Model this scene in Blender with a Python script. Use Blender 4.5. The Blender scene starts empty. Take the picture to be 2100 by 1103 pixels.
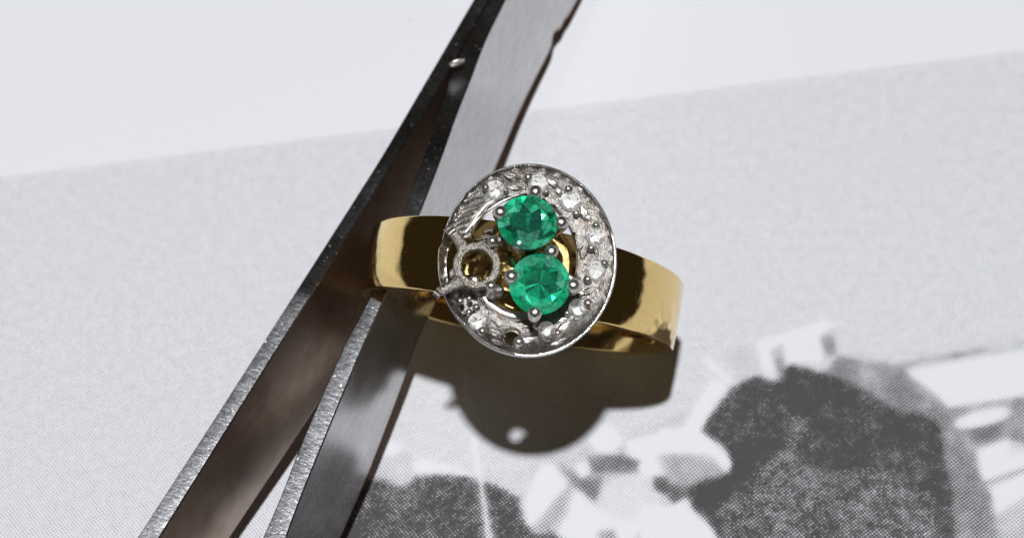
import bpy, bmesh, math, random
import numpy as np
from mathutils import Vector, Matrix

# ---------------------------------------------------------------- units: 1 unit = 1 mm
scene = bpy.context.scene
scene.unit_settings.system = 'METRIC'
scene.unit_settings.scale_length = 0.001
COL = scene.collection
rng = random.Random(7)

# ---------------------------------------------------------------- camera
TILT = math.radians(30.0)          # camera leans this far from straight down
FPX = 6540.0                       # focal length in photo pixels (photo 2100 x 1103)
DIST = 200.0                       # lens to stones
c_, s_ = math.cos(TILT), math.sin(TILT)
MC = np.array([[1, 0, 0], [0, c_, -s_], [0, s_, c_]], float)      # columns: right, up, back

def cam_vec(v):
    return MC @ np.array(v, float)

def ray(px, py):
    return cam_vec([(px - 1050) / FPX, (551.5 - py) / FPX, -1])

# ring frame: RAD points from ring centre to the stones, TAN along the band, AXI along the finger
RAD = cam_vec([.03, math.sin(math.radians(9)), math.cos(math.radians(9))]); RAD /= np.linalg.norm(RAD)
TAN = cam_vec([math.cos(math.radians(10.6)), -math.sin(math.radians(10.6)), 0])
TAN -= RAD * (TAN @ RAD); TAN /= np.linalg.norm(TAN)
AXI = np.cross(TAN, RAD)           # towards the viewer / picture bottom
R_OUT, R_IN, HEAD_UP = 10.6, 9.95, 2.2
HC = ray(1085, 533) * DIST
CC = HC - RAD * (HEAD_UP + R_OUT)
_ph = np.linspace(0, 2 * np.pi, 1440)
_low = min((CC + np.outer(np.cos(_ph) * R_OUT, RAD) + np.outer(np.sin(_ph) * R_OUT, TAN) + AXI * w)[:, 2].min() for w in (-2.1, 2.1))
CAM = np.array([0, 0, -_low + .01])
HC = HC + CAM; CC = CC + CAM

def on_z(px, py, z=0.0):
    d = ray(px, py)
    return CAM + d * ((z - CAM[2]) / d[2])

def on_z_many(px, py, z=0.0):
    d = np.stack([(px - 1050) / FPX, (551.5 - py) / FPX, -np.ones_like(px)], -1) @ MC.T
    return CAM + d * ((z - CAM[2]) / d[..., 2:3])

def project(P):
    c = (np.asarray(P) - CAM) @ MC
    return 1050 + FPX * c[..., 0] / -c[..., 2], 551.5 - FPX * c[..., 1] / -c[..., 2]

cam_data = bpy.data.cameras.new('camera')
cam_obj = bpy.data.objects.new('camera', cam_data); COL.objects.link(cam_obj)
m4 = Matrix.Identity(4)
for i in range(3):
    for j in range(3):
        m4[i][j] = MC[i, j]
    m4[i][3] = CAM[i]
cam_obj.matrix_world = m4
cam_data.sensor_width = 36.0
cam_data.lens = FPX * 36.0 / 2100.0
cam_data.clip_start, cam_data.clip_end = 1.0, 5000.0
cam_data.dof.use_dof = True
cam_data.dof.focus_distance = 200.3
cam_data.dof.aperture_fstop = 0.062       # 1 unit = 1 mm, so this is about f/55 of the unit-scaled lens
scene.camera = cam_obj

# ---------------------------------------------------------------- light: one small lamp in a dim room
world = bpy.data.worlds.new('World'); scene.world = world; world.use_nodes = True
bg = world.node_tree.nodes['Background']
bg.inputs[0].default_value = (1.0, .74, .46, 1); bg.inputs[1].default_value = 0.024

_sh = on_z(1085, 930, 0)
_v = ray(1075, 732); _rim = CAM + _v * (((HC - CAM) @ RAD) / (_v @ RAD))
LDIR = _rim - _sh; LDIR /= np.linalg.norm(LDIR)
lamp = bpy.data.lights.new('desk_lamp', 'SPOT')
lamp.energy = 2.7e7; lamp.color = (1.0, .985, .965)
lamp.shadow_soft_size = 15.0; lamp.spot_size = math.radians(50); lamp.spot_blend = .6
lamp_obj = bpy.data.objects.new('desk_lamp', lamp); COL.objects.link(lamp_obj)
lamp_obj.location = Vector(CC + LDIR * 800)
lamp_obj.rotation_euler = Vector(-LDIR).to_track_quat('-Z', 'Y').to_euler()

vs = scene.view_settings
vs.view_transform = 'Standard'; vs.look = 'None'; vs.gamma = 1.0; vs.exposure = 0.0; vs.use_curve_mapping = False
scene.cycles.max_bounces = 10; scene.cycles.transparent_max_bounces = 12
scene.cycles.sample_clamp_indirect = 6.0

# ---------------------------------------------------------------- material helpers
class NT:
    def __init__(s, name):
        s.m = bpy.data.materials.new(name); s.m.use_nodes = True
        s.t = s.m.node_tree; s.t.nodes.clear()
        s.out = s.n('ShaderNodeOutputMaterial')
    def n(s, typ, ins=None, **kw):
        nd = s.t.nodes.new(typ)
        for k, v in kw.items(): setattr(nd, k, v)
        for k, v in (ins or {}).items(): s.put(nd.inputs[k], v)
        return nd
    def put(s, sock, v):
        if isinstance(v, bpy.types.NodeSocket): s.t.links.new(v, sock)
        elif isinstance(v, bpy.types.Node): s.t.links.new(v.outputs[0], sock)
        else:
            if sock.type == 'RGBA' and len(v) == 3: v = (*v, 1)
            sock.default_value = v
    def math(s, op, a, b=0.0, c=None, clamp=False):
        nd = s.n('ShaderNodeMath', operation=op, use_clamp=clamp)
        s.put(nd.inputs[0], a); s.put(nd.inputs[1], b)
        if c is not None: s.put(nd.inputs[2], c)
        return nd.outputs[0]
    def ramp(s, v, lo, hi, a=0.0, b=1.0, smooth=False):
        nd = s.n('ShaderNodeMapRange', interpolation_type='SMOOTHSTEP' if smooth else 'LINEAR')
        for i, x in enumerate((v, lo, hi, a, b)): s.put(nd.inputs[i], x)
        return nd.outputs[0]
    def mix(s, f, a, b):
        nd = s.n('ShaderNodeMix', data_type='RGBA')
        s.put(nd.inputs[0], f); s.put(nd.inputs[6], a); s.put(nd.inputs[7], b)
        return nd.outputs[2]
    def noise(s, scale, detail=3, rough=.55, vec=None):
        nd = s.n('ShaderNodeTexNoise', {'Scale': scale, 'Detail': detail, 'Roughness': rough})
        s.put(nd.inputs['Vector'], vec if vec is not None else s.coord())
        return nd.outputs[0]
    def coord(s):
        if not hasattr(s, '_c'): s._c = s.n('ShaderNodeTexCoord').outputs['Object']
        return s._c
    def bump(s, h, strength, dist):
        return s.n('ShaderNodeBump', {'Strength': strength, 'Distance': dist, 'Height': h}).outputs[0]
    def surf(s, sh):
        s.t.links.new(sh.outputs[0] if isinstance(sh, bpy.types.Node) else sh, s.out.inputs[0]); return s.m
    def principled(s, **kw):
        return s.n('ShaderNodeBsdfPrincipled', {k.replace('_', ' '): v for k, v in kw.items()})

def mat_paper():
    t = NT('printed_paper')
    co = t.coord()
    att = t.n('ShaderNodeAttribute', attribute_name='ink').outputs['Fac']
    grain = t.n('ShaderNodeAttribute', attribute_name='grain').outputs['Fac']
    n1 = t.noise(1.35, 4, .7, co); n2 = t.noise(4.2, 2, .5, co)
    mott = t.math('SUBTRACT', t.math('ADD', t.math('MULTIPLY', n1, .6), t.math('MULTIPLY', n2, .4)), .5)
    ink = t.math('MULTIPLY_ADD', t.math('MULTIPLY', mott, grain), 1.0, att, clamp=True)
    rot = t.n('ShaderNodeVectorRotate', {'Vector': co, 'Angle': math.radians(-38)}, rotation_type='Z_AXIS')
    sep = t.n('ShaderNodeSeparateXYZ', {0: rot})
    k = 2 * math.pi / .203
    cu = t.math('COSINE', t.math('MULTIPLY', sep.outputs[0], k)); cv = t.math('COSINE', t.math('MULTIPLY', sep.outputs[1], k))
    f = t.math('MULTIPLY_ADD', t.math('ADD', cu, cv), .25, .5)
    w = .13
    T = t.math('MULTIPLY_ADD', t.math('SUBTRACT', 1.0, ink), 1 + 2 * w, -w)
    dot = t.ramp(f, t.math('SUBTRACT', T, w), t.math('ADD', T, w), 0, 1, True)
    has = t.ramp(ink, .005, .04)
    dot = t.math('MULTIPLY', dot, has)
    fib = t.noise(9, 3, .6, co)
    pc = t.mix(t.ramp(fib, .3, .7), (.72, .75, .815), (.765, .79, .85))
    pc = t.mix(t.math('MULTIPLY', t.ramp(t.noise(2.2, 2, .5, co), .4, .62), t.ramp(ink, .02, .2)), pc, (.73, .755, .83))
    sp = t.ramp(t.noise(1.1, 2, .5, co), .765, .79)
    colr = t.mix(t.math('MULTIPLY', sp, .35), t.mix(dot, pc, (.062, .06, .065)), (.2, .2, .21))
    b = t.principled(Base_Color=colr, Roughness=.62, Normal=t.bump(fib, .15, .03))
    b.inputs['Specular IOR Level'].default_value = .3
    return t.surf(b)

def mat_gold():
    t = NT('yellow_gold')
    st = t.n('ShaderNodeMapping', {'Vector': t.coord(), 'Scale': (6, 1.2, 6)})
    n = t.noise(6, 4, .6); sp = t.noise(14, 2, .6, st.outputs[0]); w = t.noise(.45, 2, .5)
    speck = t.ramp(t.noise(11, 1, .5), .69, .74)
    colr = t.mix(t.ramp(n, .35, .7), (.90, .68, .30), (.82, .58, .22))
    rough = t.math('ADD', t.ramp(sp, .35, .75, .03, .085), t.math('MULTIPLY', speck, .2))
    hs = t.n('ShaderNodeMapping', {'Vector': t.coord(), 'Rotation': (.3, .5, .4), 'Scale': (.5, 9, 9)})
    hair = t.ramp(t.noise(1.0, 4, .7, hs.outputs[0]), .60, .70)
    rough = t.math('ADD', rough, t.math('MULTIPLY', hair, .09))
    nm = t.bump(t.math('ADD', t.math('MULTIPLY', w, 4.0), t.math('MULTIPLY', sp, .06)), .25, .05)
    return t.surf(t.principled(Base_Color=colr, Metallic=1.0, Roughness=rough, Normal=nm))

def mat_white_gold(name, base=(.62, .605, .59), rough=(.2, .4), bump=.5, fine=9.0, tarnish=.5, wear=.55):
    """cast and worked white metal: fine tool grain, dull patches, some warm tarnish"""
    t = NT(name)
    n = t.noise(3.0, 4, .6); f = t.noise(fine, 4, .7); tarn = t.noise(.8, 3, .6)
    st = t.n('ShaderNodeMapping', {'Vector': t.coord(), 'Rotation': (0, 0, .7), 'Scale': (22, 3, 8)})
    sc = t.noise(1.0, 3, .6, st.outputs[0])
    colr = t.mix(t.ramp(n, .32, .66), tuple(x * wear for x in base), base)
    colr = t.mix(t.ramp(tarn, .5, .72, 0, tarnish), colr, (base[0] * .95, base[1] * .78, base[2] * .64))
    h = t.math('ADD', t.math('MULTIPLY', n, .8), t.math('ADD', t.math('MULTIPLY', f, .7), t.math('MULTIPLY', sc, .35)))
    return t.surf(t.principled(Base_Color=colr, Metallic=1.0, Roughness=t.ramp(sc, .3, .7, *rough), Normal=t.bump(h, bump, .09)))

def mat_gem_top(name, tint, haze, haze_amt, ior):
    """Cut surface of a stone: clear, tinted, with uneven haze."""
    t = NT(name)
    fr = t.n('ShaderNodeFresnel', {'IOR': ior})
    tr = t.n('ShaderNodeBsdfTransparent', {'Color': tint})
    gl = t.n('ShaderNodeBsdfGlossy', {'Color': (1, 1, 1), 'Roughness': .06})
    df = t.n('ShaderNodeBsdfDiffuse', {'Color': haze})
    haze_mix = t.ramp(t.noise(7, 5, .7), .45, .75, haze_amt * .45, haze_amt * 1.7)
    a = t.n('ShaderNodeMixShader', {0: haze_mix, 1: tr, 2: df})
    return t.surf(t.n('ShaderNodeMixShader', {0: fr, 1: a, 2: gl}))

def mat_gem_back(name, dark, light, rough, metal):
    """Inside of the lower facets, with the stone's inclusions."""
    t = NT(name)
    n = t.noise(3.4, 5, .75)
    colr = t.mix(t.ramp(n, .3, .75), dark, light)
    b = t.principled(Base_Color=colr, Metallic=metal, Roughness=t.ramp(n, .3, .7, rough * .8, rough * 1.3), Normal=t.bump(n, .12, .1))
    return t.surf(b)

STEEL_ANGLE = math.atan2(*(on_z(990, 0, 8) - on_z(280, 1103, 8))[1::-1])
def mat_steel(name, c1, c2, rough, bump, grain, stretch=None, brown=0.0, scratch=0.0):
    t = NT(name)
    v = t.coord()
    if stretch:      # brushing runs along the arm
        v = t.n('ShaderNodeVectorRotate', {'Vector': v, 'Angle': -STEEL_ANGLE}, rotation_type='Z_AXIS').outputs[0]
        v = t.n('ShaderNodeMapping', {'Vector': v, 'Scale': stretch}).outputs[0]
    n = t.noise(grain, 4, .7, v); big = t.noise(.22, 3, .6); spk = t.noise(5.5, 2, .6)
    colr = t.mix(t.ramp(n, .3, .7), c1, c2)
    if brown: colr = t.mix(t.ramp(big, .4, .68, 0, brown), colr, (.23, .135, .085))  # uneven brown mixed into the base colour
    rg = t.math('ADD', t.ramp(big, .3, .7, rough[0], rough[1]), t.ramp(spk, .6, .75, 0, .12))
    hgt = n
    if scratch:      # short grinding marks across the edge and a few bright nicks
        w2 = t.n('ShaderNodeVectorRotate', {'Vector': t.coord(), 'Angle': -STEEL_ANGLE - .9}, rotation_type='Z_AXIS').outputs[0]
        w2 = t.n('ShaderNodeMapping', {'Vector': w2, 'Scale': (.9, 7, 3)}).outputs[0]
        sn = t.ramp(t.noise(1.0, 3, .6, w2), .56, .66)
        nick = t.ramp(t.noise(4.0, 1, .5), .73, .78)
        colr = t.mix(t.math('MULTIPLY', sn, .35), colr, (.34, .35, .37)); colr = t.mix(nick, colr, (.7, .7, .69))
        rg = t.math('ADD', rg, t.math('MULTIPLY', nick, .2))
        hgt = t.math('ADD', n, t.math('MULTIPLY', sn, .15))
    nm = t.bump(hgt, bump, .06)
    return t.surf(t.principled(Base_Color=colr, Metallic=1.0, Roughness=rg, Normal=nm))

M_PAPER = mat_paper()
M_GOLD = mat_gold()
M_WG = mat_white_gold('white_gold', (.45, .43, .415), (.23, .37), .75, 8.0, .35, .5)
M_WGP = mat_white_gold('white_gold_polished', (.78, .755, .74), (.24, .36), .3, 10.0, .4, .85)
M_WGR = mat_white_gold('white_gold_filed', (.56, .53, .485), (.20, .34), 1.0, 11.0, .4, .5)
M_RIM = mat_white_gold('white_gold_bright', (.78, .77, .76), (.14, .26), .2, 9.0, .15, .85)
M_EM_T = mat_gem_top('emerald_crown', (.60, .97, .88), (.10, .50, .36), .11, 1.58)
M_EM_T2 = mat_gem_top('emerald_crown_hazy', (.62, .97, .88), (.16, .60, .45), .34, 1.58)  # hazier copy: frosted look, mixed per facet to paint layered inner reflections
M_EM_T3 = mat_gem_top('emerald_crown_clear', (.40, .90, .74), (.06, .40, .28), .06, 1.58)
M_EM_B = mat_gem_back('emerald_pavilion', (.01, .42, .285), (.03, .60, .415), .32, .85)  # base tone; the copies below paint lit and dark reflections facet by facet
M_EM_B2 = mat_gem_back('emerald_pavilion_lit', (.07, .66, .48), (.16, .84, .64), .36, .75)
M_EM_B3 = mat_gem_back('emerald_pavilion_shaded', (.0, .085, .058), (.0, .17, .115), .30, .85)
M_EM_B5 = mat_gem_back('emerald_pavilion_half_shaded', (.0, .20, .14), (.01, .33, .23), .28, .85)
M_EM_B4 = mat_gem_back('emerald_pavilion_flash', (.40, .93, .78), (.65, .98, .88), .22, .55)  # very pale copy, paints flashes of light on single facets
M_DI_T = mat_gem_top('diamond_crown', (.98, .985, .985), (.9, .9, .9), .10, 1.7)
M_DI_B = mat_gem_back('diamond_pavilion', (.93, .935, .94), (.98, .985, .985), .30, .12)
M_DI_B2 = mat_gem_back('diamond_pavilion_grey', (.35, .355, .36), (.6, .605, .61), .2, .8)  # dark copy of the clear facets, painted in for sparkle

# ---------------------------------------------------------------- object helpers
def link(name, me, mats, parent=None, smooth=True):
    o = bpy.data.objects.new(name, me); COL.objects.link(o)
    for m in (mats if isinstance(mats, (list, tuple)) else [mats]):
        if len(me.materials) < (len(mats) if isinstance(mats, (list, tuple)) else 1): me.materials.append(m)
    if smooth:
        me.polygons.foreach_set('use_smooth', [True] * len(me.polygons))
    if parent is not None: o.parent = parent
    return o

def mesh_from(name, verts, faces):
    me = bpy.data.meshes.new(name)
    me.from_pydata([tuple(map(float, v)) for v in verts], [], [list(f) for f in faces]); me.update()
    bm = bmesh.new(); bm.from_mesh(me); bmesh.ops.recalc_face_normals(bm, faces=bm.faces); bm.to_mesh(me); bm.free()
    return me

def sharp(me, deg=35):
    me.set_sharp_from_angle(angle=math.radians(deg))

# ring space: objects of the ring are children of an empty at the ring's foot; mesh coordinates are
# x along TAN, y along -AXI, z along RAD, origin at the ring centre
ring = bpy.data.objects.new('ring', None); COL.objects.link(ring)
ring.empty_display_size = 5
ring['label'] = 'yellow gold ring with white gold emerald and diamond head, leaning in the tweezers'
ring['category'] = 'ring'
FR = np.stack([TAN, -AXI, RAD], 1)
FOOT = CC - RAD * R_OUT
mr = Matrix.Identity(4)
for i in range(3):
    for j in range(3): mr[i][j] = FR[i, j]
    mr[i][3] = FOOT[i]
ring.matrix_world = mr

def to_ring(P):
    return (np.asarray(P, float) - FOOT) @ FR

# head plane coordinates from the photo: a pixel on the plane h mm above the rim of the head
def L(px, py, h=0.0):
    d = ray(px, py)
    return to_ring(CAM + d * (((HC - CAM) @ RAD + h) / (d @ RAD)))

PXMM = 32.7

# ================================================================ SETTING: the printed page
def poly_mask(poly, X, Y):
    inside = np.zeros(X.shape, bool)
    n = len(poly)
    for i in range(n):
        x0, y0 = poly[i]; x1, y1 = poly[(i + 1) % n]
        if y0 == y1: continue
        cond = ((y0 > Y) != (y1 > Y)) & (X < (x1 - x0) * (Y - y0) / (y1 - y0) + x0)
        inside ^= cond
    return inside

def c7(*p): return [(720 + x / 2.737, 700 + y / 2.737) for x, y in p]
def c8(*p): return [(1380 + x / 2.283, 620 + y / 2.283) for x, y in p]
def strip(p0, p1, w0, w1=None):
    w1 = w1 or w0
    dx, dy = p1[0] - p0[0], p1[1] - p0[1]; l = math.hypot(dx, dy); nx, ny = -dy / l, dx / l
    return [(p0[0] + nx * w0, p0[1] + ny * w0), (p1[0] + nx * w1, p1[1] + ny * w1), (p1[0] - nx * w1, p1[1] - ny * w1), (p0[0] - nx * w0, p0[1] - ny * w0)]
def ell(cx, cy, a, b, rot):
    r = math.radians(rot)
    return [(cx + a * math.cos(q) * math.cos(r) - b * math.sin(q) * math.sin(r), cy + a * math.cos(q) * math.sin(r) + b * math.sin(q) * math.cos(r)) for q in np.linspace(0, 2 * math.pi, 28, endpoint=False)]

BASE = .265
SHAPES = [   # (ink, grain, outline) in painting order, outlines read off the print
    (.37, .5, c7((1000, 690), (1240, 560), (1500, 560), (1916, 380), (1916, 1103), (1000, 1103))),
    (.0, .0, c7((1310, 500), (1390, 460), (1470, 480), (1520, 560), (1480, 615), (1380, 620))),
    (.0, .0, c7((1540, 560), (1700, 520), (1916, 470), (1916, 640), (1790, 610), (1700, 640), (1760, 740), (1660, 760), (1590, 700))),
    (.66, .4, c7((1160, 690), (1240, 700), (1290, 760), (1400, 760), (1390, 900), (1330, 900), (1270, 830), (1220, 780))),
    (.66, .4, c7((1330, 650), (1420, 640), (1640, 660), (1600, 740), (1480, 730), (1350, 740))),
    (.0, .0, c7((1250, 690), (1320, 670), (1340, 730), (1290, 770))),
    (.0, .0, c7((1230, 830), (1300, 850), (1370, 930), (1480, 990), (1640, 1010), (1780, 920), (1916, 880), (1916, 1500), (1240, 1500), (1150, 1080), (1230, 960))),
    (.20, .3, ell(720 + 1565 / 2.737, 700 + 880 / 2.737, 66, 48, -8)),
    (.84, .4, c7((1690, 760), (1800, 750), (1880, 800), (1900, 900), (1830, 930), (1760, 860), (1700, 830))),
    (.55, .3, c7((1380, 1060), (1480, 1040), (1500, 1103), (1500, 1300), (1390, 1300))),
    (.45, .3, c7((1590, 1080), (1800, 900), (1860, 940), (1700, 1103), (1600, 1200))),
    (.62, .2, c7((1810, 560), (1916, 640), (1916, 880), (1840, 850), (1790, 740))),
    # left dark shape
    (.36, .2, c7((60, 560), (230, 560), (340, 640), (350, 760), (300, 820), (80, 820))),
    (.0, .0, c7((190, 575), (270, 570), (295, 600), (230, 640), (180, 640))),
    (.0, .0, c7((340, 690), (400, 660), (500, 690), (620, 715), (690, 745), (600, 748), (470, 738), (370, 745))),
    (.86, 1.3, c7((-60, 760), (100, 770), (200, 780), (270, 815), (330, 800), (360, 748), (470, 738), (600, 748), (700, 770), (760, 785), (870, 830), (960, 885), (950, 920), (970, 960), (985, 1030), (1040, 1085), (1130, 1070), (1220, 1120), (1250, 1500), (-300, 1500), (-300, 900))),
    (.0, .0, c7((1080, 690), (1130, 690), (1170, 740), (1215, 790), (1150, 880), (1080, 960), (1000, 1045), (975, 990), (980, 930), (1000, 850), (1040, 740))),
    (.48, .2, c7((1030, 1030), (1140, 880), (1220, 800), (1250, 850), (1200, 960), (1100, 1075))),
    (.0, .0, [(938, 690), (944, 690), (985, 960), (990, 985), (1009, 1103), (1030, 1240), (1018, 1240), (998, 1103), (980, 985)]),
    # right dark shape and what surrounds it
    (.34, .3, c8((240, 230), (390, 190), (430, 300), (300, 350))),
    (.0, .0, c8((390, 190), (560, 135), (720, 82), (755, 108), (690, 150), (700, 270), (560, 275), (470, 345), (430, 330), (400, 230))),
    (.12, .1, c8((545, 180), (660, 170), (680, 240), (560, 250))),
    (.58, .1, c8((455, 225), (518, 185), (532, 320), (485, 352))),
    (.58, .1, c8((680, 160), (750, 125), (768, 245), (712, 255))),
    (.55, .1, strip(c8((1040, 300))[0], c8((1800, 160))[0], 7)),
    (.0, .0, c8((1090, 322), (1644, 232), (1900, 190), (1900, 400), (1644, 432), (1290, 490), (1230, 420))),
    (.56, .2, c8((1280, 490), (1644, 432), (1900, 390), (1900, 640), (1644, 670), (1570, 640), (1420, 690), (1330, 600))),
    (.0, .0, ell(1380 + 1448 / 2.283, 620 + 540 / 2.283, 59, 15, -14)),
    (.70, .2, c8((1390, 590), (1560, 550), (1530, 620), (1410, 650))),
    (.0, .0, c8((1430, 690), (1570, 640), (1575, 690), (1540, 740), (1644, 700), (1900, 620), (1900, 690), (1644, 775), (1460, 845), (1445, 770))),
    (.60, .2, strip(c8((1440, 855))[0], c8((1900, 690))[0], 6)),
    (.0, .0, c8((1490, 870), (1644, 800), (1900, 710), (1900, 820), (1644, 905), (1515, 990))),
    (.42, .3, c8((1515, 990), (1644, 905), (1900, 820), (1900, 1700), (1500, 1700))),
    (.60, .35, c8((780, 245), (1050, 290), (1180, 390), (1270, 460), (1290, 500), (1330, 600), (1420, 700), (1450, 840), (1500, 900), (1525, 1103), (1540, 1700), (1300, 1700), (1310, 900), (1240, 560), (1080, 530), (870, 390), (700, 330))),
    (.91, .95, c8((130, 605), (200, 490), (270, 400), (390, 340), (470, 372), (510, 350), (545, 285), (700, 330), (870, 390), (960, 450), (1080, 530), (1160, 520), (1240, 560), (1262, 640), (1270, 730), (1310, 900), (1315, 1103), (1310, 1700), (210, 1700), (210, 1103), (150, 1010), (85, 960), (75, 860), (180, 820), (270, 800), (280, 740), (240, 680))),
    (.78, 1.4, c8((520, 480), (640, 560), (600, 640), (560, 700), (680, 800), (900, 760), (1100, 850), (1220, 900), (1230, 1103), (1230, 1700), (230, 1700), (240, 1050), (200, 960), (330, 860), (500, 690), (560, 600))),
    (.0, .0, c8((50, 580), (190, 358), (255, 395), (110, 605))),
    (.0, .0, strip(c8((150, 262))[0], c8((275, 380))[0], 5)),
    (.0, .0, c8((-60, 590), (130, 605), (240, 690), (275, 770), (220, 800), (150, 720), (0, 700), (-60, 690))),
    (.45, .2, c8((-60, 730), (50, 700), (180, 710), (250, 790), (180, 820), (80, 860), (-20, 850))),
    (.0, .0, c8((-150, 960), (0, 950), (60, 910), (90, 990), (180, 1050), (212, 1103), (215, 1700), (-150, 1700))),
]

def build_page():
    x0, x1, y0, y1, st = -500, 2600, -250, 1500, 2.5
    gx = np.arange(x0, x1, st); gy = np.arange(y0, y1, st)
    X, Y = np.meshgrid(gx, gy)
    ink = np.full(X.shape, BASE); gr = np.full(X.shape, .5)
    for d, g, poly in SHAPES:
        m = poly_mask(poly, X, Y); ink[m] = d; gr[m] = g
    margin = Y < (360 - (X / 2100.) * 260)
    ink[margin] = 0; gr[margin] = 0
    def blur(A, s):
        k = int(3 * s) + 1; w = np.exp(-.5 * (np.arange(-k, k + 1) / s) ** 2); w /= w.sum()
        P = np.pad(A, ((k, k), (k, k)), 'edge')
        P = sum(w[i] * P[i:i + A.shape[0], :] for i in range(2 * k + 1))
        return sum(w[i] * P[:, i:i + A.shape[1]] for i in range(2 * k + 1))
    ink = .52 * blur(ink, 1.7) + .48 * blur(ink, 4.2)
    R0 = np.random.default_rng(5)                       # uneven tone inside the printed greys
    tone = sum(a * (lambda z: z / z.std())(blur(R0.standard_normal(ink.shape), sg)) for a, sg in ((.028, 3.5), (.04, 9)))
    ink = np.clip(ink + tone * np.clip((ink - BASE * 1.1) * 6, 0, 1), 0, 1); gr = blur(gr, 3)
    mk = Y < (360 - (X / 2100.) * 260); ink[mk] = 0; gr[mk] = 0
    # sheet: fine mesh where the print has detail, wide cells further out
    c = on_z(1050, 551)
    fx = np.concatenate([np.linspace(-190, -44, 30)[:-1], np.arange(-44, 46, .14), np.linspace(46, 190, 30)])
    fy = np.concatenate([np.linspace(-140, -32, 22)[:-1], np.arange(-32, 24, .14), np.linspace(24, 150, 26)])
    GX, GY = np.meshgrid(fx + c[0], fy + c[1])
    P = np.stack([GX, GY, np.zeros_like(GX)], -1)
    px, py = project(P)
    ix = np.clip((px - x0) / st, 0, len(gx) - 1.001); iy = np.clip((py - y0) / st, 0, len(gy) - 1.001)
    i0, j0 = ix.astype(int), iy.astype(int); a, b = ix - i0, iy - j0
    def samp(A): return (A[j0, i0] * (1 - a) * (1 - b) + A[j0, i0 + 1] * a * (1 - b) + A[j0 + 1, i0] * (1 - a) * b + A[j0 + 1, i0 + 1] * a * b)
    vi, vg = samp(ink), samp(gr)
    out = (px < x0) | (px > x1) | (py > y1) | (py < y0)
    edge = 360 - (px / 2100.) * 260
    vi[out] = np.where(py[out] < edge[out], 0, BASE); vg[out] = np.where(py[out] < edge[out], 0, .26)
    ny, nx = GX.shape
    me = bpy.data.meshes.new('printed_page')
    me.vertices.add(nx * ny); me.vertices.foreach_set('co', P.reshape(-1).astype(np.float32))
    q = np.arange(nx * ny).reshape(ny, nx)
    F = np.stack([q[:-1, :-1], q[:-1, 1:], q[1:, 1:], q[1:, :-1]], -1).reshape(-1, 4)
    me.loops.add(F.size); me.loops.foreach_set('vertex_index', F.reshape(-1).astype(np.int32))
    me.polygons.add(len(F)); me.polygons.foreach_set('loop_start', np.arange(0, F.size, 4, dtype=np.int32))
    me.update(); me.validate()
    for nm, arr in (('ink', vi), ('grain', vg)):
        at = me.attributes.new(nm, 'FLOAT', 'POINT'); at.data.foreach_set('value', arr.reshape(-1).astype(np.float32))
    o = link('printed_page', me, M_PAPER)
    o['kind'] = 'structure'
    o['label'] = 'white page with a grey halftone photograph printed on it'
    return o
page = build_page()

# ================================================================ TWEEZERS
def interp_poly(pts, key):
    pts = sorted(pts, key=lambda p: p[1])
    return np.array(pts, float)

zb_tab = ([-400, 0, 200, 330, 600, 1103, 1500], [1.2, 1.7, 2.7, 3.7, 4.4, 2.3, 1.0])
def zb_at(y): return float(np.interp(y, *zb_tab))
ARM_H = 8.2
def densify(pts, n=60):
    pts = np.array(sorted(pts, key=lambda p: p[1]), float)
    ys = np.linspace(pts[0, 1], pts[-1, 1], n)
    xs = np.interp(ys, pts[:, 1], pts[:, 0])
    k = np.ones(5) / 5                                   # soften the traced corners
    xs[2:-2] = np.convolve(xs, k, 'valid')
    return np.stack([xs, ys], -1)

DIR = on_z(990, 0, 8) - on_z(280, 1103, 8); DIR[2] = 0; DIR /= np.linalg.norm(DIR)
def rail(pts, top):
    out = []
    for x, y in densify(pts):
        z = zb_at(y) + (ARM_H if top else 0)
        out.append(on_z(x, y, z))
    return np.array(out)
def at_s(R, s):
    k = R @ DIR; o = np.argsort(k); k, R = k[o], R[o]
    lo, hi = k[0], k[-1]
    if s < lo: d = (R[6] - R[0]) / (k[6] - k[0]); return R[0] + d * (s - lo)
    if s > hi: d = (R[-1] - R[-7]) / (k[-1] - k[-7]); return R[-1] + d * (s - hi)
    return np.array([np.interp(s, k, R[:, j]) for j in range(3)])

seam = [(1003, 0), (929, 131)]
LA = dict(tl=[(970, 0), (780, 324), (604, 600), (444, 850), (280, 1103)],
          tr=[(1002, 0), (928, 131), (802, 340), (641, 600), (520, 792), (326, 1103)],
          br=[(1129, 20), (1060, 150), (935, 360), (792, 620), (639, 855), (474, 1103)])
RA = dict(tl=[(1004, 0), (932, 131), (862, 340), (780, 555), (752, 626), (719, 678), (666, 796), (616, 910), (579, 1010), (538, 1103)],
          tr=[(1036, 0), (990, 92), (965, 165), (940, 222), (916, 293), (899, 340), (818, 545), (771, 650), (744, 709), (684, 855), (620, 1010), (586, 1103)],
          br=[(1190, 0), (1119, 130), (1070, 228), (1027, 330), (945, 520), (858, 705), (826, 796), (762, 965), (702, 1103)])

ARM_MATS = [mat_steel('steel_edge_sanded', (.12, .125, .138), (.30, .31, .335), (.24, .36), .38, 2.6, stretch=(1.6, .7, 1.0), scratch=1.0),
            mat_steel('steel_face', (.44, .435, .44), (.58, .57, .575), (.18, .28), .08, 2.2, stretch=(.12, 1.6, 1.6)),
            mat_steel('steel_inner_face', (.36, .28, .23), (.46, .36, .29), (.34, .44), .14, 2.2, stretch=(.12, 1.6, 1.6), brown=.8)]

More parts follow.
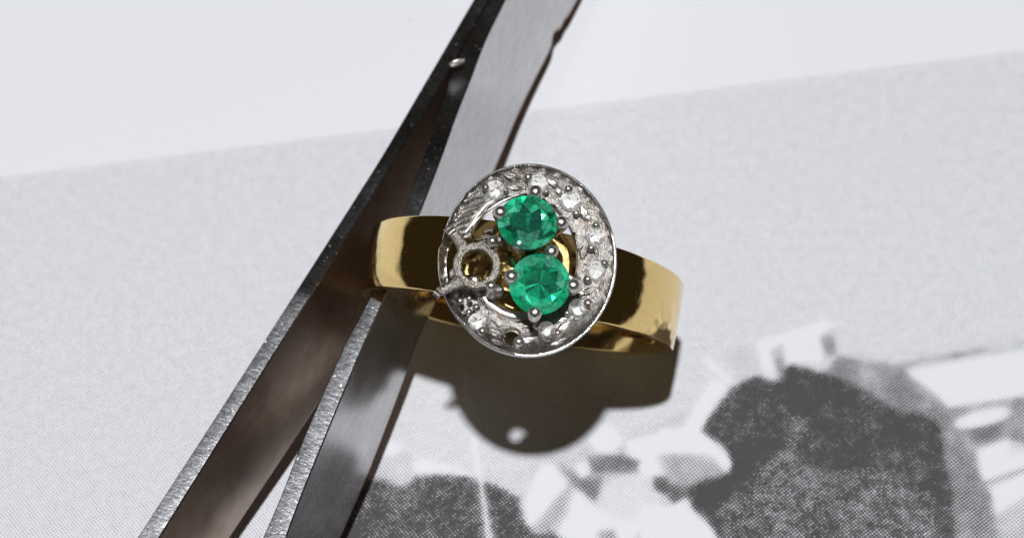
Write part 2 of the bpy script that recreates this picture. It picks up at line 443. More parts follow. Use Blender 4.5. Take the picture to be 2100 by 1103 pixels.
def arm(spec, parent, nick=False):
    tl, tr, br = rail(spec['tl'], True), rail(spec['tr'], True), rail(spec['br'], False)
    s_lo = (on_z(280, 1103, 8) @ DIR) - 42; s_hi = (on_z(1100, 0, 8) @ DIR) + 26
    ss = np.arange(s_lo, s_hi, .35)
    verts, faces, fm = [], [], []
    bv = .16
    for i, s in enumerate(ss):
        a, b, c = at_s(tl, s), at_s(tr, s), at_s(br, s)
        taper = np.clip((s - s_lo) / 30., 0, 1) ** .7           # thin tips well outside the picture
        mid = (a + c) / 2
        if taper < 1:
            a, b, c = (mid + (p - mid) * (.15 + .85 * taper) for p in (a, b, c))
        wob = .02 * math.sin(s * 1.7) + .015 * math.sin(s * 4.1 + 1)
        if nick:                                                # chipped lower edge near the hinge
            q = s - (on_z(1150, 55, 4) @ DIR)
            c = c + (b - c) * (.07 * math.exp(-(q / .7) ** 2) + .025 * math.exp(-((q - 1.6) / .5) ** 2))
        u = (b - a); lu = np.linalg.norm(u); u = u / lu
        dn = (c - b); ld = np.linalg.norm(dn); dn = dn / ld
        d = a + (c - b)
        b2 = min(bv, lu * .3)
        sec = [a + dn * b2 * .6, a + u * b2 * .5 + dn * .02 * (1 + wob), a + u * (lu * .5), b - u * b2 * .5 + dn * .02 * (1 + wob), b + dn * b2 * .6,
               b + dn * ld * .5 + (u * .03 * wob), c - dn * .42, c - dn * .12 - u * .10, c - u * .35 + dn * .03, d + u * .3 + dn * .03, d - dn * .3, a + dn * ld * .5]
        verts += sec
    n = len(sec)
    mat_of = [0, 0, 0, 0, 1, 1, 2, 2, 2, 2, 2, 2]
    for i in range(len(ss) - 1):
        for k in range(n):
            faces.append([i * n + k, i * n + (k + 1) % n, (i + 1) * n + (k + 1) % n, (i + 1) * n + k]); fm.append(mat_of[k])
    faces.append(list(range(n))[::-1]); fm.append(0)
    faces.append([(len(ss) - 1) * n + k for k in range(n)]); fm.append(0)
    me = bpy.data.meshes.new('arm'); me.from_pydata([tuple(v) for v in verts], [], faces); me.update()
    for m in ARM_MATS: me.materials.append(m)
    return me, fm

tw = bpy.data.objects.new('tweezers', None); COL.objects.link(tw)
tw['label'] = 'pair of worn steel tweezers standing on edge, one arm through the ring'
tw['category'] = 'tweezers'
tw.location = Vector(on_z(700, 620, 0))
def world_mesh(me, parent):
    inv = parent.matrix_basis.inverted()
    me.transform(inv)
for nm, spec, nk in (('arm', LA, False), ('arm', RA, True)):
    me, fm = arm(spec, tw, nk)
    # the left arm shows its inner side, the right arm its polished outer side
    if not nk: fm = [2 if f == 1 else f for f in fm]
    me.polygons.foreach_set('material_index', fm)
    world_mesh(me, tw)
    o = link(nm, me, ARM_MATS, tw)
    bm = bmesh.new(); bm.from_mesh(me); bmesh.ops.recalc_face_normals(bm, faces=bm.faces); bm.to_mesh(me); bm.free()
    sharp(me, 28)
    if nk: o['label'] = 'right arm with its bright outer face and sanded edge'
    else: o['label'] = 'left arm with its brown inner face'
# small bright sliver added as the highlight where the two arms join
def lip():
    A, B = on_z(921, 130, 12.0), on_z(952, 121, 12.05)
    d = (B - A); v = []; f = []
    up = np.array([0, 0, 1.]); fw = -DIR
    for i in range(7):
        q = i / 6; w = math.sin(math.pi * min(max(q, .06), .94)) * .16
        p = A + d * q
        v += [p + up * w * .9, p + fw * w + up * w * .2, p - up * .5 + fw * w * .7, p - up * .5 - fw * w, p - fw * w * 1.0 + up * w * .2]
    for i in range(6):
        for k in range(5): f.append([i * 5 + k, i * 5 + (k + 1) % 5, (i + 1) * 5 + (k + 1) % 5, (i + 1) * 5 + k])
    f += [[0, 1, 2, 3, 4], [30, 31, 32, 33, 34]]
    me = mesh_from('highlight_sliver', v, f); world_mesh(me, tw)
    return link('highlight_sliver', me, M_WGP, tw)
lip()

# ================================================================ RING: band
def band():
    N = 300; v = []; f = []
    for i in range(N):
        ph = 2 * math.pi * i / N
        w = 2.15 + .36 * math.cos(ph)                    # half width: wide shoulders, narrower back
        b = .09
        wf = w + .95 * math.exp(-(((ph + math.pi) % (2 * math.pi) - math.pi) / .3) ** 2)   # widened under the head to stop a light leak
        dent = .05 * math.exp(-((ph - math.radians(78)) / .10) ** 2) + .035 * math.exp(-((ph - math.radians(69)) / .05) ** 2)
        sec = [(R_IN + .06, -wf), (R_OUT - b, -wf), (R_OUT - .02, -wf + b), (R_OUT + .02 - dent, -w * .35), (R_OUT + .02 - dent * .2, w * .35), (R_OUT - .02, w - b), (R_OUT - b, w), (R_IN + .06, w), (R_IN, w - .08), (R_IN - .02, 0), (R_IN, -wf + .08)]
        for r, y in sec:
            v.append((r * math.sin(ph), y, R_OUT + r * math.cos(ph)))
    n = len(sec)
    for i in range(N):
        j = (i + 1) % N
        for k in range(n): f.append([i * n + k, i * n + (k + 1) % n, j * n + (k + 1) % n, j * n + k])
    me = mesh_from('band', v, f); o = link('band', me, M_GOLD, ring); sharp(me, 40)
    o['label'] = 'wide polished yellow gold band'
    return o
band()

# ================================================================ RING: head
C0 = (1078., 530.)
def ell_hit(th, cx, cy, a, b):
    dx, dy = math.cos(th), -math.sin(th)
    ox, oy = C0[0] - cx, C0[1] - cy
    A = (dx / a) ** 2 + (dy / b) ** 2; B = 2 * (ox * dx / a ** 2 + oy * dy / b ** 2); Cq = (ox / a) ** 2 + (oy / b) ** 2 - 1
    return (-B + math.sqrt(B * B - 4 * A * Cq)) / (2 * A)
def r_out(th):
    d = math.degrees(th) % 360
    g = 0.
    if 169 < d < 222: g = min(1., (d - 169) / 3., (222 - d) / 30.)       # the outer end of the swirl starts lower and further out
    return ell_hit(th, 1084, 533.5, 181, 198.5) + 5 * g
def r_in(th):
    ri = ell_hit(th, 1072, 525, 113, 127); ro = r_out(th)
    d = math.degrees(th) % 360
    g = 0.
    if 157 < d < 227:
        g = min(1., (d - 157) / 9., (227 - d) / 8.)
        g = g * g * (3 - 2 * g)
    return ri * (1 - g) + (ro - 19) * g
PROFILE = [(0.0, -.10), (.02, -.02), (.05, 0.0), (.075, -.03), (.10, -.14), (.18, -.22), (.40, -.36), (.65, -.54), (.85, -.68), (.93, -.66), (.985, -.72), (1.0, -.85), (1.0, -1.75), (.95, -1.85), (.5, -1.15), (.06, -1.4), (.035, -1.2), (.015, -.6)]  # inner wall deepened to stop light leaking past it
def dip(th, s):
    d = math.degrees(th) % 360
    return -.58 * max(0., math.sin(math.radians((d - 195) / 150 * 180))) * min(max((s - .12) / .35, 0.), 1.) if 195 < d < 345 else 0.
def floor_h(px, py):
    top = PROFILE[:12]; h = -.4
    for _ in range(3):                       # the floor lies deeper than the rim, allow for the slant of the view
        y = py + 5.15 * h
        th = math.atan2(-(y - C0[1]), px - C0[0]); r = math.hypot(px - C0[0], y - C0[1])
        ro, ri = r_out(th), r_in(th); s = (ro - r) / (ro - ri)
        h = float(np.interp(s, [p[0] for p in top], [p[1] for p in top])) + dip(th, s)
    return h
def annulus():
    N = 420; v = []; f = []; n = len(PROFILE)
    for i in range(N):
        th = 2 * math.pi * i / N; ro, ri = r_out(th), r_in(th)
        d = math.degrees(th) % 360
        low = 0.
        if 166 < d < 227: low = min(1., (d - 166) / 4., (227 - d) / 22.); low = low * low * (3 - 2 * low)
        for k, (s, h) in enumerate(PROFILE):
            r = ro - s * (ro - ri)
            hh = h - low * .75 + (dip(th, s) if k < 12 else 0)
            if 3 < k < 10: hh += .025 * math.sin(th * 23 + k) + .02 * math.sin(th * 41 - 2 * k)
            P = L(C0[0] + r * math.cos(th), C0[1] - r * math.sin(th), 0.0); P = P.copy(); P[2] += hh
            if k >= 12: P[:2] = P[:2] + 0
            v.append(P)
    for i in range(N):
        j = (i + 1) % N
        for k in range(n): f.append([i * n + k, i * n + (k + 1) % n, j * n + (k + 1) % n, j * n + k])
    return mesh_from('halo', v, f)
halo_me = annulus()
# drill the seat whose stone is missing
def cyl_mesh(px, py, rad_px, h0, h1, seg=28):
    v = []; f = []
    for h in (h0, h1):
        for k in range(seg):
            q = 2 * math.pi * k / seg
            P = L(px, py, 0).copy(); P[0] += rad_px / PXMM * math.cos(q); P[1] += rad_px / PXMM * math.sin(q); P[2] += h
            v.append(P)
    for k in range(seg): f.append([k, (k + 1) % seg, seg + (k + 1) % seg, seg + k])
    f += [list(range(seg))[::-1], list(range(seg, 2 * seg))]
    return mesh_from('cut', v, f)
halo = link('halo', halo_me, [M_WG, M_RIM], ring)
_np = len(PROFILE)
halo_me.polygons.foreach_set('material_index', [1 if (i % _np) in (0, 1, 2, 15, 16, 17) or 168 < 360 * (i // _np) / 420 < 214 else 0 for i in range(len(halo_me.polygons))])
DIAM = [(1015, 390, 20.5), (1103, 378, 21), (1170, 412, 21.5), (1221, 484, 20), (1222, 556, 21), (1186, 632, 20.5), (1120, 676, 18), (979, 660, 19)]
cut_bm = bmesh.new(); cut_bm.from_mesh(cyl_mesh(1050, 691, 17.5, -3, 1))
for px, py, r in DIAM:
    h = floor_h(px, py); cut_bm.from_mesh(cyl_mesh(px, py + 5.15 * h, r * .97, h - .42, h + .6))
cut_me = bpy.data.meshes.new('cut'); cut_bm.to_mesh(cut_me); cut_bm.free()
cut = bpy.data.objects.new('cut', cut_me); COL.objects.link(cut); cut.parent = ring
md = halo.modifiers.new('b', 'BOOLEAN'); md.object = cut; md.operation = 'DIFFERENCE'; md.solver = 'EXACT'
bpy.context.view_layer.update()
me2 = bpy.data.meshes.new_from_object(halo.evaluated_get(bpy.context.evaluated_depsgraph_get()))
halo.modifiers.clear(); halo.data = me2; me2.name = 'halo'
bpy.data.objects.remove(cut)
me2.polygons.foreach_set('use_smooth', [True] * len(me2.polygons)); sharp(me2, 42)
halo['label'] = 'oval white gold halo with engraved leaves'

# ---- generic solids in ring space
def tube(name, pts, radii, mat, parent, seg=10, flat=1.0, cap=True, up=(0, 0, 1)):
    pts = [np.array(p, float) for p in pts]; v = []; f = []
    n = len(pts)
    for i in range(n):
        t = pts[min(i + 1, n - 1)] - pts[max(i - 1, 0)]; t /= np.linalg.norm(t) + 1e-9
        u = np.cross(t, up)
        if np.linalg.norm(u) < 1e-3: u = np.cross(t, (0, 1, 0))
        u /= np.linalg.norm(u); w = np.cross(u, t)
        for k in range(seg):
            q = 2 * math.pi * k / seg
            v.append(pts[i] + radii[i] * (math.cos(q) * u + flat * math.sin(q) * w))
    for i in range(n - 1):
        for k in range(seg): f.append([i * seg + k, i * seg + (k + 1) % seg, (i + 1) * seg + (k + 1) % seg, (i + 1) * seg + k])
    if cap: f += [list(range(seg))[::-1], [(n - 1) * seg + k for k in range(seg)]]
    return link(name, mesh_from(name, v, f), mat, parent)

def bez(p, n=10):
    p = [np.array(q, float) for q in p]; out = []
    for i in range(n + 1):
        t = i / n; q = list(p)
        while len(q) > 1: q = [q[k] * (1 - t) + q[k + 1] * t for k in range(len(q) - 1)]
        out.append(q[0])
    return out

def ball_path(c, d, r, m=6):
    """rounded end: points along d from c and the radii of a sphere"""
    pts, rad = [], []
    for i in range(m + 1):
        a = -.55 + (math.pi / 2 + .55) * i / m
        pts.append(c + d * r * math.sin(a)); rad.append(max(r * math.cos(a), .006))
    return pts, rad

# ---- gemstones: round brilliants
def brilliant(name, centre, axis, rg, mats, parent, spin=0., table=.56, crown=.30, pav=.62, tiers=((.80, .26), (.58, .55)), facet_tones=None, wedge=.07, crown_mats=(0,)):
    ax = np.array(axis, float); ax /= np.linalg.norm(ax)
    e1 = np.cross((0, 1, 0), ax); e1 /= np.linalg.norm(e1); e2 = np.cross(ax, e1)
    def P(r, a, h):
        a = math.radians(a) + spin
        return np.array(centre) + rg * (r * (math.cos(a) * e1 + math.sin(a) * e2) + h * ax)
    v = []; f = []; mi = []
    def add(p): v.append(p); return len(v) - 1
    def jit(): return rng.uniform(-1, 1)
    T = [add(P(table * (1 + .02 * jit()), 45 * k, crown)) for k in range(8)]
    Mx = [add(P(table + (1 - table) * .52, 45 * k + 22.5, crown * .52)) for k in range(8)]
    G = [add(P(1, 11.25 * k, .025)) for k in range(32)]
    H = [add(P(1, 11.25 * k, -.025)) for k in range(32)]
    B1 = [add(P(tiers[0][0] + .03 * jit(), 22.5 * k + 11.25 + 2.5 * jit(), -pav * (tiers[0][1] + .10 * jit()))) for k in range(16)]
    B2 = [add(P(tiers[1][0] + .04 * jit(), 45 * k + 22.5 + 9 * jit(), -pav * (tiers[1][1] + wedge * (1 if k % 2 else -1) + .06 * jit()))) for k in range(8)]
    facet_tones = facet_tones or (lambda tier, k: 1)
    cu = add(P(.04, 40, -pav))
    f.append(T[:]); mi.append(0)
    for k in range(8):
        k1 = (k + 1) % 8
        f.append([T[k], Mx[k], T[k1]]); mi.append(rng.choice(crown_mats))
        f.append([T[k], Mx[k - 1], G[4 * k], Mx[k]]); mi.append(rng.choice(crown_mats))
        for a in range(4):
            if a % 2 == 0: cm = rng.choice(crown_mats)
            f.append([Mx[k], G[(4 * k + a) % 32], G[(4 * k + a + 1) % 32]]); mi.append(cm)
        for j in (2 * k, 2 * k + 1):
            j1 = (j + 1) % 16
            f.append([B1[j], H[2 * j], H[2 * j + 1]]); mi.append(facet_tones(0, j))
            f.append([B1[j], H[2 * j + 1], H[(2 * j + 2) % 32]]); mi.append(facet_tones(0, j))
            f.append([B1[j], H[(2 * j + 2) % 32], B1[j1]]); mi.append(facet_tones(1, j))
        f.append([B2[k], B1[2 * k], B1[2 * k + 1]]); mi.append(facet_tones(1, 2 * k))
        f.append([B2[k], B1[2 * k + 1], B1[(2 * k + 2) % 16]]); mi.append(facet_tones(1, 2 * k + 1))
        f.append([B2[k], B1[(2 * k + 2) % 16], B2[k1]]); mi.append(facet_tones(2, k))
        md = add((np.array(v[B2[k]]) * .5 + np.array(v[B2[k1]]) * .5) + ax * rg * rng.uniform(-.05, .05))
        f.append([cu, B2[k], md]); mi.append(facet_tones(3, k))
        f.append([cu, md, B2[k1]]); mi.append(facet_tones(3, k + 3))
        f.append([B2[k], B2[k1], md]); mi.append(facet_tones(2, k))
    for k in range(32): f.append([G[k], G[(k + 1) % 32], H[(k + 1) % 32], H[k]]); mi.append(0)
    me = bpy.data.meshes.new(name); me.from_pydata([tuple(p) for p in v], [], f); me.update()
    for m in mats: me.materials.append(m)
    me.polygons.foreach_set('material_index', mi)
    bm = bmesh.new(); bm.from_mesh(me); bmesh.ops.recalc_face_normals(bm, faces=bm.faces); bm.to_mesh(me); bm.free()
    o = bpy.data.objects.new(name, me); COL.objects.link(o); o.parent = parent
    return o

def axis_tilt(up_deg, right_deg=0):
    """direction in ring space tilted from the head normal towards picture top / right"""
    a, b = math.radians(up_deg), math.radians(right_deg)
    w = RAD * 1.0 + math.tan(a) * MC[:, 1] + math.tan(b) * MC[:, 0]
    q = w @ FR
    return q / np.linalg.norm(q)

EH = 1.55
e1c = L(1082, 456, EH); e2c = L(1107, 582.5, EH)
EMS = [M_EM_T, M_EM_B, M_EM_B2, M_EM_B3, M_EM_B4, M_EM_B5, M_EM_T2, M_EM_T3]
# internal reflections painted as facet tones: dark core above, paler and streaky below
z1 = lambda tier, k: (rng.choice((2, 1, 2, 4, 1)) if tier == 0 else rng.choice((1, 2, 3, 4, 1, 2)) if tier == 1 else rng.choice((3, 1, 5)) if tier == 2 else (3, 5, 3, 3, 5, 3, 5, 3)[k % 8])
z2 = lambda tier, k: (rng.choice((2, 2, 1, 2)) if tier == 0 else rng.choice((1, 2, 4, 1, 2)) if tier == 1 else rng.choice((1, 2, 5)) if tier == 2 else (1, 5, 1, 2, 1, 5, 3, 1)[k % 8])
em = brilliant('emerald', e1c, axis_tilt(19, 1), 61.5 / PXMM, EMS, ring, spin=.2, table=.58, crown=.30, pav=.62, facet_tones=z1, wedge=.13, crown_mats=(0, 6, 7))
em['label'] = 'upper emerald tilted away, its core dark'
em = brilliant('emerald', e2c, axis_tilt(-8, 1), 62.5 / PXMM, EMS, ring, spin=.55, table=.60, crown=.24, pav=.58, facet_tones=z2, tiers=((.82, .26), (.50, .62)), crown_mats=(0, 6, 6, 7))
em['label'] = 'lower emerald facing forward with a star of facets in its centre'

# ---- claws round the emeralds
def claw(px, py, c_px, c_py, rad_px=14, htip=None, base_h=-2.0):
    htip = EH + .22 if htip is None else htip
    tip = L(px, py, htip); cen = L(c_px, c_py, htip); inn = cen - tip; inn[2] = 0; inn /= np.linalg.norm(inn)
    r = rad_px / PXMM
    base = tip + inn * .55; base[2] = tip[2] + (base_h - htip)
    kn = tip - inn * .16; kn[2] = tip[2] - .55
    path = bez([base, base * .45 + kn * .55 - inn * .18, kn, tip - inn * .06], 9)
    rad = [r * (.80 + .18 * i / 9) for i in range(10)]
    d = inn * .55 + np.array([0, 0, 1.]); d /= np.linalg.norm(d)
    bp, br = ball_path(tip, d, r * 1.06)
    return tube('claw', path[:-1] + bp, rad[:-1] + br, M_WGP, ring, 14)
for px, py in ((1026, 436), (1098, 394), (1151, 457), (1065, 500)): claw(px, py, 1082, 456)
for px, py in ((1131, 516), (1049, 567), (1176, 586), (1097, 642)): claw(px, py, 1107, 582)
# thin ring under each emerald that ties its claws
def gallery(c, ax, rr, drop, thick, name='seat_ring'):
    ax = np.array(ax); e1 = np.cross((0, 1, 0), ax); e1 /= np.linalg.norm(e1); e2 = np.cross(ax, e1)
    v = []; f = []; N, S = 48, 8
    for i in range(N):
        q = 2 * math.pi * i / N; rd = math.cos(q) * e1 + math.sin(q) * e2
        for k in range(S):
            p = 2 * math.pi * k / S
            v.append(c + rd * (rr + thick * math.cos(p)) + ax * (-drop + thick * 1.3 * math.sin(p)))
    for i in range(N):
        for k in range(S): f.append([i * S + k, i * S + (k + 1) % S, ((i + 1) % N) * S + (k + 1) % S, ((i + 1) % N) * S + k])
    return link(name, mesh_from(name, v, f), M_WG, ring)
gallery(e1c, axis_tilt(8), 1.42, 1.0, .16); gallery(e2c, axis_tilt(0), 1.42, 1.0, .16)

# ---- melee diamonds, their beads
def tow(px, py):
    q = L(1078, 530, 0) - L(px, py, 0); q[2] = 0
    return q / np.linalg.norm(q)
for i, (px, py, r) in enumerate(DIAM):
    h = floor_h(px, py)
    brilliant('diamond', L(px, py, h + .17), axis_tilt(rng.uniform(-22, -11), rng.uniform(-9, 9)), r / PXMM, [M_DI_T, M_DI_B, M_DI_B2], ring, spin=rng.uniform(0, 1), table=.55, crown=.24, pav=.42, wedge=.12,
              facet_tones=lambda tier, k: rng.choice((1, 1, 1, 1, 2)))
BEADS = [(1083, 364, 9), (1120, 394, 7.5), (1037, 391, 8), (996, 385, 7.5), (1166, 388, 9), (1182, 438, 9), (1222, 462, 8.5), (1213, 509, 9), (1240, 540, 8.5), (1205, 573, 9.5), (1206, 622, 9), (1163, 642, 8),
         (1144, 683, 8.5), (1101, 668, 8), (1064, 701, 11.5), (989, 679, 10), (977, 630, 9), (962, 640, 7)]
for px, py, r in BEADS:
    h = floor_h(px, py) + .26; r *= rng.uniform(.9, 1.12) / PXMM
    c = L(px, py, h); d = np.array([0, 0, 1.])
    st = c - d * .5
    bp, br = ball_path(c, d, r)
    tube('bead', [st, st + d * .2, c - d * r * .75] + bp, [r * .95, r * .9, r * .78] + br, M_WGP, ring, 12)

# ---- rim of the empty seat
def seat_rim(px, py, r0, r1, hh):
    v = []; f = []; N = 30
    prof = [(r0, -.5), (r0, .0), (r0 + 1.5, .07), ((r0 + r1) / 2, .09), (r1 - 1, .04), (r1, -.12)]
    for i in range(N):
        q = 2 * math.pi * i / N
        for r, h in prof:
            r2 = r * (1 + .05 * math.sin(3 * q + 1))
            P = L(px, py, hh).copy(); P[0] += r2 / PXMM * math.cos(q); P[1] += r2 / PXMM * math.sin(q); P[2] += h
            v.append(P)
    n = len(prof)
    for i in range(N):
        for k in range(n - 1): f.append([i * n + k, i * n + k + 1, ((i + 1) % N) * n + k + 1, ((i + 1) % N) * n + k])
    o = link('empty_seat', mesh_from('empty_seat', v, f), M_WGR, ring)
    o['label'] = 'drilled seat whose small stone is missing'
seat_rim(1050, 691, 17.3, 23, floor_h(1050, 691))

# ---- milgrain beading on the rim: too fine to pick apart
def milgrain():
    v = []; f = []
    per = 0; th = 0; pts = []
    while th < 2 * math.pi:
        ro = r_out(th); d = math.degrees(th) % 360
        if not (160 < d < 218): pts.append(th)
        th += 6.0 / ro
    bm = bmesh.new(); bmesh.ops.create_icosphere(bm, subdivisions=1, radius=1.0)
    bv = [np.array(x.co) for x in bm.verts]; bf = [[q.index for q in x.verts] for x in bm.faces]; bm.free()
    for th in pts:
        ro = r_out(th) - .062 * (r_out(th) - r_in(th))
        c = L(C0[0] + ro * math.cos(th), C0[1] - ro * math.sin(th), 0).copy(); c[2] += .012
        r = .085 * rng.uniform(.75, 1.12); b = len(v)
        v += [c + r * q for q in bv]; f += [[b + q for q in x] for x in bf]
    o = link('milgrain', mesh_from('milgrain', v, f), M_RIM, ring); o['kind'] = 'stuff'
milgrain()

# ---- engraved leaves
def c1(*p): return [(880 + x / 5.014, 320 + y / 5.014) for x, y in p]
def ridge(name, pts, w0, w1, mat=None):
    n = 12; pts = [np.array(p, float) for p in pts]
    dense = bez(pts, n) if len(pts) == 3 else [np.array([np.interp(i / n * (len(pts) - 1), range(len(pts)), [p[j] for p in pts]) for j in range(2)]) for i in range(n + 1)]
    path = [L(x, y, floor_h(x, y) + .015) for x, y in dense]
    rad = [w0 + (w1 - w0) * i / n for i in range(n + 1)]
    rad[0] *= .4; rad[-1] *= .3
    return tube(name, path, rad, mat or M_WGP, ring, 8, flat=.8)
ridge('leaf_vein', c1((340, 830), (430, 720), (505, 600), (600, 490), (720, 430), (820, 390)), .13, .06, M_RIM)
for p in ([(560, 430), (450, 425), (355, 468)], [(580, 470), (460, 495), (320, 556)], [(530, 520), (400, 560), (285, 640)], [(470, 585), (360, 620), (265, 668)], [(430, 660), (330, 690), (255, 728)], [(390, 735), (330, 755), (280, 770)]):
    ridge('leaf_vein', c1(*p), .095, .055, M_RIM)
ridge('leaf_vein', c1((355, 850), (460, 690), (560, 590), (700, 492), (850, 420), (960, 388)), .09, .07, M_RIM)

def leaf(px, py, ln, wd, ang, lift=.03, curl=.17):
    """a pointed chased leaf, domed, with a groove down the middle"""
    a = math.radians(ang); v = []; f = []; n, m = 10, 7
    for i in range(n + 1):
        t = i / n; w = wd / 2 * math.sin(math.pi * t ** .8) + .4
        for k in range(m):
            s = -1 + 2 * k / (m - 1)
            lx, ly = (t - .5) * ln, s * w
            x = px + lx * math.cos(a) + ly * math.sin(a); y = py - lx * math.sin(a) + ly * math.cos(a)
            h = floor_h(x, y) + lift + curl * (1 - abs(s) ** 2) * math.sin(math.pi * min(t + .08, 1)) - (.09 if abs(s) < .1 else 0) - (.10 if abs(s) > .99 else 0)
            v.append(L(x, y, h))
    for i in range(n):
        for k in range(m - 1): f.append([i * m + k, i * m + k + 1, (i + 1) * m + k + 1, (i + 1) * m + k])
    o = link('leaf', mesh_from('leaf', v, f), M_WGP if rng.random() < .5 else M_WG, ring); return o
for a in ((1054, 365, 46, 24, -22), (1060, 386, 34, 15, -8), (1138, 380, 40, 17, -40), (1148, 397, 30, 12, -62), (1199, 441, 42, 22, -72), (1206, 446, 30, 12, -40), (1196, 520, 36, 20, -100), (1222, 517, 32, 14, -70), (1208, 597, 46, 17, 22),
          (1193, 600, 24, 12, 60), (1158, 668, 40, 18, 35), (1150, 655, 32, 14, 15), (1086, 695, 42, 17, 8), (1084, 678, 34, 14, -20), (1020, 682, 40, 18, -25), (1014, 668, 36, 14, -45), (1022, 700, 30, 10, -20), (1234, 585, 30, 10, 70), (1145, 700, 36, 10, 25)):
    leaf(*a)

# ---- empty collet of the missing emerald
col = bpy.data.objects.new('empty_setting', None)
def collet():
    v = []; f = []; N = 64
    prof = [(32, .26), (33, .38), (36, .42), (41, .37), (45, .41), (48, .34), (49.5, .15), (49, -.5), (45, -1.1), (38, -1.2), (33, -.9), (31, .0)]
    cen = L(978, 546, 0)
    for i in range(N):
        q = 2 * math.pi * i / N
        for k, (r, h) in enumerate(prof):
            r2 = (r + (.35 * math.sin(5 * q + k) + .35 * math.sin(13 * q + 2 * k))) / PXMM
            hh = h + (.012 * math.sin(9 * q + k * 2) + .015 * math.sin(17 * q) if h > .1 else 0)
            v.append(cen + np.array([r2 * math.cos(q), r2 * math.sin(q), hh]))
    n = len(prof)
    for i in range(N):
        for k in range(n): f.append([i * n + k, i * n + (k + 1) % n, ((i + 1) % N) * n + (k + 1) % n, ((i + 1) % N) * n + k])
    o = link('empty_setting', mesh_from('empty_setting', v, f), M_WGR, ring); sharp(o.data, 75)
    o['label'] = 'open collet with bent claws whose emerald is missing'
    return o
collet_o = collet()
def post(px, py, r):
    tip = L(px, py, .75); cen = L(978, 546, .75); out = tip - cen; out[2] = 0; out /= np.linalg.norm(out)
    r /= PXMM; base = tip + out * .12; base[2] -= 2.6
    path = bez([base, base * .5 + tip * .5 + out * .2, tip - np.array([0, 0, .15])], 8)
    bp, br = ball_path(tip, np.array([0, 0, 1.]) - out * .2, r)
    tube('claw', path[:-1] + bp, [r * 1.25] * 5 + [r * 1.2, r * 1.1, r * 1.0] + br, M_WGP, collet_o, 14)
post(1010, 495, 11.5); post(1007, 587, 11.5)
# side lumps of the two posts (their stone-side halves)
for px, py in ((1027, 492), (1023, 595)):
    tip = L(px, py, .35); bp, br = ball_path(tip, np.array([0, 0, 1.]), .36)
    tube('claw', [tip - np.array([0, 0, 1.8]), tip - np.array([0, 0, .9])] + bp, [.26, .33] + br, M_WG, collet_o, 12)
def bent_claw(pts, hs, widths):
    path = [L(x, y, h) for (x, y), h in zip(pts, hs)]
    n = 14; k = np.linspace(0, len(path) - 1, n)
    P = [np.array([np.interp(q, range(len(path)), [p[j] for p in path]) for j in range(3)]) for q in k]
    W = [float(np.interp(q, range(len(path)), widths)) / PXMM for q in k]
    o = tube('claw', P, W, M_WGR, collet_o, 10, flat=.62); return o
bent_claw([(952, 512), (946, 501), (938, 489), (930, 479), (923, 472)], [.12, .22, .32, .42, .46], [15, 12, 10.5, 10, 9.5])
bent_claw([(945, 576), (935, 582), (922, 588), (908, 595), (898, 600)], [.16, .24, .32, .38, .42], [15, 12, 11, 10.5, 9])
# broken flat ends of the bent claws: bright facets with saw marks
def chip(px, py, h, ang, a_, b_):
    c = L(px, py, h); v = []; f = []; q = math.radians(ang)
    ex = np.array([math.cos(q), math.sin(q), 0]); ey = np.array([-math.sin(q), math.cos(q), 0]); ez = np.array([0, 0, 1.])
    n = 7
    for i in range(n):
        t = -1 + 2 * i / (n - 1); z = .05 if i % 2 else 0.
        for s, zz in ((-1, -.22), (-.85, .10 + z), (.85, .12 + z), (1, -.22)):
            v.append(c + ex * t * a_ + ey * s * b_ + ez * (zz - .06 * abs(t)))
    for i in range(n - 1):
        for k in range(4): f.append([i * 4 + k, i * 4 + (k + 1) % 4, (i + 1) * 4 + (k + 1) % 4, (i + 1) * 4 + k])
    f += [[0, 1, 2, 3], [4 * n - 4, 4 * n - 3, 4 * n - 2, 4 * n - 1]]
    o = link('claw_end', mesh_from('claw_end', v, f), M_WGP, collet_o, smooth=False)
chip(923, 472, .56, -40, .30, .30); chip(899, 599, .48, 60, .30, .24)

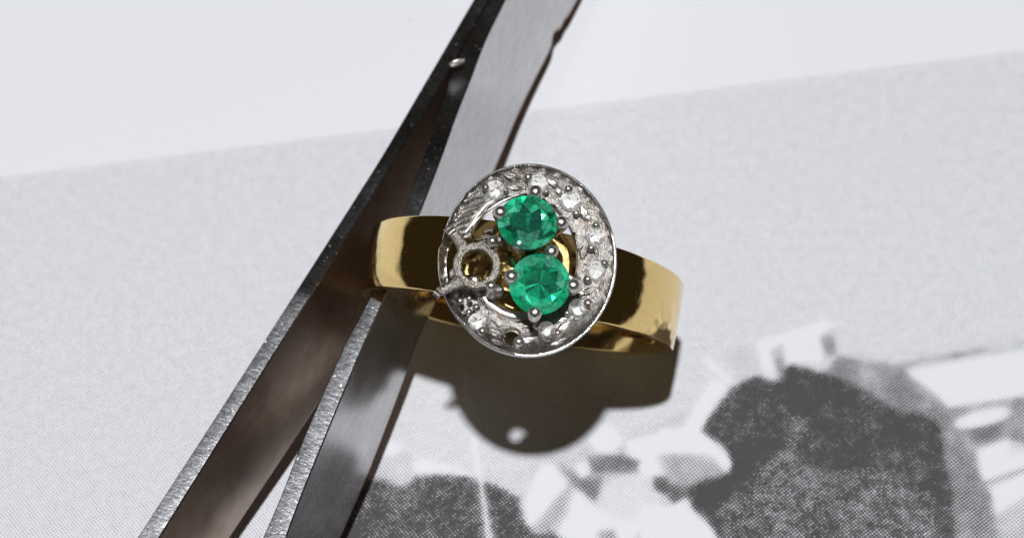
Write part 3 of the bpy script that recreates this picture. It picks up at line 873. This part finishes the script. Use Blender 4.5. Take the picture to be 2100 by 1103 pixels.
# ---- posts that carry the head on the band, and an under-rail and plate added to stop light leaks
for px, py in ((935, 560), (950, 470), (1225, 545), (1215, 610), (925, 600), (1232, 500)):
    p = L(px, py, -1.2); x = p[0]
    zb = R_OUT + math.sqrt(R_OUT ** 2 - x * x) - .05
    q = p.copy(); q[2] = zb
    q[1] = np.clip(q[1], -2.1, 2.1)
    tube('head_post', [q, (p + q) / 2, p], [.42, .34, .40], M_WG, ring, 12)
def rail_ring():
    path = []; 
    for i in range(41):
        th = math.radians(195 + 150 * i / 40); r = ell_hit(th, 1072, 525, 113, 127) - 9
        c = L(C0[0] + r * math.cos(th), C0[1] - r * math.sin(th), 0).copy(); c[2] -= 1.7
        path.append(c)
    tube('gallery_light_stop', path, [.40] * 41, M_WGP, ring, 10)  # made thicker to stop light leaking into the ring's shadow
rail_ring()
tube('gallery_light_stop', [L(C0[0] + r * math.cos(math.radians(d)), C0[1] - r * math.sin(math.radians(d)), 0) - np.array([0, 0, 2.05]) for d, r in ((196, 128), (204, 133), (212, 138), (220, 142), (228, 145), (238, 150))], [.45, .62, .72, .74, .66, .45], M_WG, ring, 12, flat=.35)  # plate added below the swirl gap to block a light leak
# cut-off stubs standing in the open part of the swirl
for px, py, r in ((944, 617, 8), (962, 612, 7), (936, 603, 6)):
    c = L(px, py, -.75); bp, br = ball_path(c, np.array([0, 0, 1.]), r / PXMM)
    tube('stub', [c - np.array([0, 0, 1.2]), c - np.array([0, 0, .4])] + bp, [r / PXMM * .8, r / PXMM * .85] + br, M_WGP, ring, 12)

# ================================================================ lint caught on the empty setting
def lint():
    t = NT('lint'); m = t.surf(t.principled(Base_Color=(.62, .62, .64), Roughness=.8))
    v = []; f = []
    inv = None
    R2 = random.Random(3)
    strands = []
    for i in range(13):
        x, y = 1002 + R2.uniform(-12, 4), 482 + R2.uniform(-8, 26)
        p = [(x, y)]
        a = R2.uniform(0, 6.28)
        for k in range(5):
            a += R2.uniform(-.9, .9); x += 4 * math.cos(a); y += 3.5 * math.sin(a); p.append((x, y))
        strands.append((p, .78))
    strands.append(([(1008, 514), (1011, 518), (1009, 521), (1006, 518), (1009, 515), (1015, 512), (1020, 511)], .6))
    for p, h in strands:
        pts = [FOOT + FR @ L(x, y, h + .05 * i) for i, (x, y) in enumerate(p)]
        b = len(v)
        for i, q in enumerate(pts):
            for k in range(4):
                an = k * math.pi / 2; v.append(q + .015 * (math.cos(an) * MC[:, 0] + math.sin(an) * MC[:, 1] + .3 * math.sin(an) * MC[:, 2]))
        for i in range(len(pts) - 1):
            for k in range(4): f.append([b + i * 4 + k, b + i * 4 + (k + 1) % 4, b + (i + 1) * 4 + (k + 1) % 4, b + (i + 1) * 4 + k])
    o = link('lint', mesh_from('lint', v, f), m)
    o['label'] = 'tiny grey fluff caught on the empty claw of the ring'; o['category'] = 'lint'
lint()
